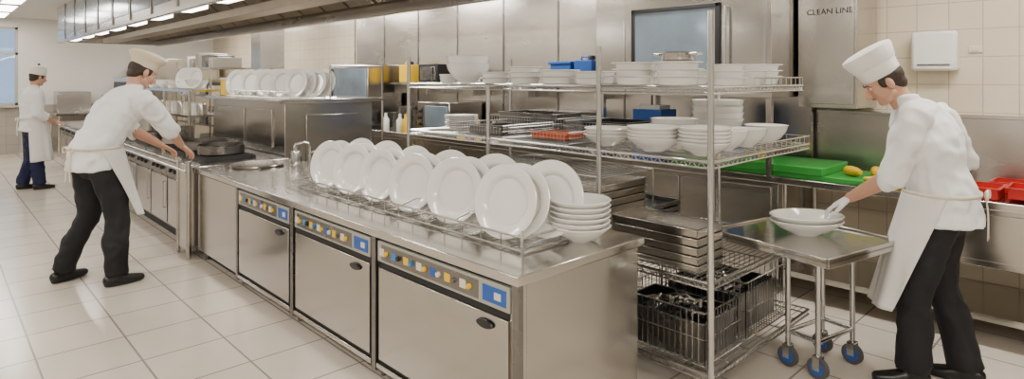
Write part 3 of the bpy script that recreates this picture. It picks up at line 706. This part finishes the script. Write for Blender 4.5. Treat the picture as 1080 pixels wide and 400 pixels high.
    b.build('face_features',[EYEW,IRIS,HAIR,LIP],r,origin=False)
    b=MB(); b.ell((0,-.030,.022),(.082,.090,.086),M,20); b.ell((0,-.055,-.035),(.064,.052,.05),M)
    for sx in (-1,1): b.ell((sx*.068,.02,.01),(.012,.022,.035),M)
    blob(b,'hair',HAIR,r,.007,3)
    Mh=M@T(0,-.012,.045)@RX(P.get('hattilt',6))
    b=MB()
    if hat=='toque':
        pr=[(.083,-.01),(.090,0),(.093,.03),(.097,.06),(.102,.064),(.112,.10),(.120,.135),(.116,.15),(.09,.160),(.05,.164),(0,.162)]
        b.lathe(pr,Mh,n=48,sx=1,sy=1.16)
        for i in range(24): 
            a=2*math.pi*i/24; b.tube([Mh@V((.099*math.cos(a),.115*math.sin(a),.066)),Mh@V((.117*math.cos(a),.136*math.sin(a),.135))],[.003,.004],sub=2,n=6)
    elif hat=='beret':
        b.lathe([(.084,-.015),(.090,0),(.092,.035),(.10,.045),(.122,.07),(.125,.09),(.105,.112),(.06,.122),(0,.124)],Mh,n=40,sx=1,sy=1.14)
    else:
        b.lathe([(.084,-.015),(.092,-.005),(.094,.03),(.092,.045),(.096,.075),(.08,.11),(.04,.13),(.0,.134)],Mh,n=40,sx=1,sy=1.14)
        b.ell((0,0,.145),(.018,.018,.018),Mh,mi=1)
    b.build('hat',[hatm,HAIR],r,origin=False)
    zt_,zh=P['apron']; A=P.get('apA',112); b=MB(); nu,nv=56,24; vs=[];fs=[]
    hy=P.get('aphem',(0,.05)); wy=P.get('wy',.172)
    for j in range(nv+1):
        t=j/nv; z=zt_+(zh-zt_)*t
        cx_=pv.x*(1-t)+hy[0]*t; cy_=(pv.y+.012)*(1-t)+hy[1]*t
        rx_=.208+.026*t; ry_=wy+.03*t
        for i in range(nu+1):
            a=math.radians(-A+2*A*i/nu)*(1-P.get('apTaper',.22)*t)
            f=1+.055*t*math.sin(a*7+1.3)+.03*t*math.sin(a*13+2*t)
            vs.append(V((cx_+rx_*f*math.sin(a),cy_+ry_*f*math.cos(a),z+.006*math.sin(a*5)*t)))
    for j in range(nv):
        for i in range(nu): q=j*(nu+1)+i; fs.append((q,q+1,q+nu+2,q+nu+1))
    b.add(vs,fs); o=b.build('apron',APRON,r,origin=False); sd=o.modifiers.new('th','SOLIDIFY'); sd.thickness=.004
    b=MB(); ring=[]
    for i in range(41):
        a=2*math.pi*i/40; ring.append(V((pv.x+.210*math.sin(a),pv.y+.012+(wy+.003)*math.cos(a),zt_)))
    vs=[];fs=[]
    for i,p in enumerate(ring): vs+=[p+V((0,0,.010)),p-V((0,0,.010))]
    for i in range(40): fs.append((2*i,2*i+1,2*i+3,2*i+2))
    b.add(vs,fs); 
    bk=V((pv.x+P.get('bow',.0),pv.y+.012-wy-.008,zt_))
    for sg in (-1,1):
        b.tube([bk,bk+V((sg*.05,-.012,.015)),bk+V((sg*.055,-.012,-.025)),bk],[(.003,.007)]*4,sub=4,n=8)
        b.tube([bk,bk+V((sg*.012,-.012,-.10)),bk+V((sg*.03,-.012,-.24))],[(.007,.003)]*3,sub=4,n=8)
    o=b.build('apron_ties',CREAMP if P.get('ties') else APRON,r,origin=False); sd=o.modifiers.new('th','SOLIDIFY'); sd.thickness=.003
    return r
# right cook
P=dict(pelvis=(0,0,.95),waist=(0,.03,1.12),chest=(-.01,.07,1.31),neck=(-.03,.17,1.51),jw=1.13,badge=1,wy=.178,
 legL=((-.095,.0,.90),(-.14,.12,.49),(-.17,.12,.10)),legR=((.095,0,.90),(.10,.03,.49),(.07,-.09,.10)),footL=(-.5,1,0),footR=(-.1,1,0),
 armL=((-.215,.10,1.43),(-.27,.20,1.12),(-.19,.42,.965)),armR=((.20,.05,1.43),(.41,-.05,1.17),(.28,.22,1.05)),
 handL=((.02,.9,-.60),(.1,-.5,-1),1),handR=((-.5,.8,-.2),(-.6,-.3,-.6),-1),
 head=(-.07,.27,1.625),hyaw=24,hpitch=32,hattilt=0,apron=(1.03,.40),apA=108,apTaper=.35,aphem=(-.06,.13),bow=.06,curl=22,cuff=.08,ties=1)
human('cook',(3.98,.76,0),math.radians(4),1.0,P,glove=True)
# left cook
P=dict(pelvis=(-.02,-.04,.95),waist=(-.01,.02,1.12),chest=(.0,.14,1.30),neck=(.01,.26,1.46),
 legL=((-.11,-.04,.90),(-.20,.03,.49),(-.27,-.12,.10)),legR=((.08,-.04,.90),(.14,.04,.49),(.19,0,.10)),footL=(-.1,1,0),footR=(.25,1,0),
 armR=((.19,.20,1.38),(.22,.40,1.14),(.07,.62,.98)),armL=((-.18,.22,1.38),(-.25,.40,1.12),(-.14,.60,.97)),
 handR=((-.1,1,-.75),(0,-.5,-1),-1),handL=((.1,1,-.6),(0,-.4,-1),1),
 head=(.0,.33,1.60),hyaw=-8,hpitch=25,hattilt=2,apron=(1.03,.50),apA=114,apTaper=.4,aphem=(0,.08),curl=24,cuff=.12,ties=1)
human('cook',(1.0,5.85,0),math.radians(-68.8),1.06,P,hat='beret',hatm=BEIGEH)
# far cook
P=dict(pelvis=(0,0,.95),waist=(0,.0,1.12),chest=(0,.0,1.31),neck=(0,.03,1.50),
 legL=((-.09,.0,.90),(-.11,.03,.49),(-.12,-.08,.10)),legR=((.09,0,.90),(.10,.04,.49),(.11,.06,.10)),
 armL=((-.19,.0,1.42),(-.24,.02,1.13),(-.17,.24,1.02)),armR=((.19,.0,1.42),(.24,.0,1.13),(.17,.22,1.0)),
 handL=((.2,.9,-.3),(.5,-.3,-1),1),handR=((-.2,.9,-.3),(-.5,-.3,-1),-1),
 head=(0,.07,1.655),hyaw=10,hpitch=12,apron=(1.05,.42),apA=130,apTaper=0,aphem=(0,.05),curl=30,cuff=.5)
human('cook',(1.10,11.4,0),math.radians(-80),1.0,P,trous=NAVY,hat='cap',vox=.012,hv=.005)
print('done')
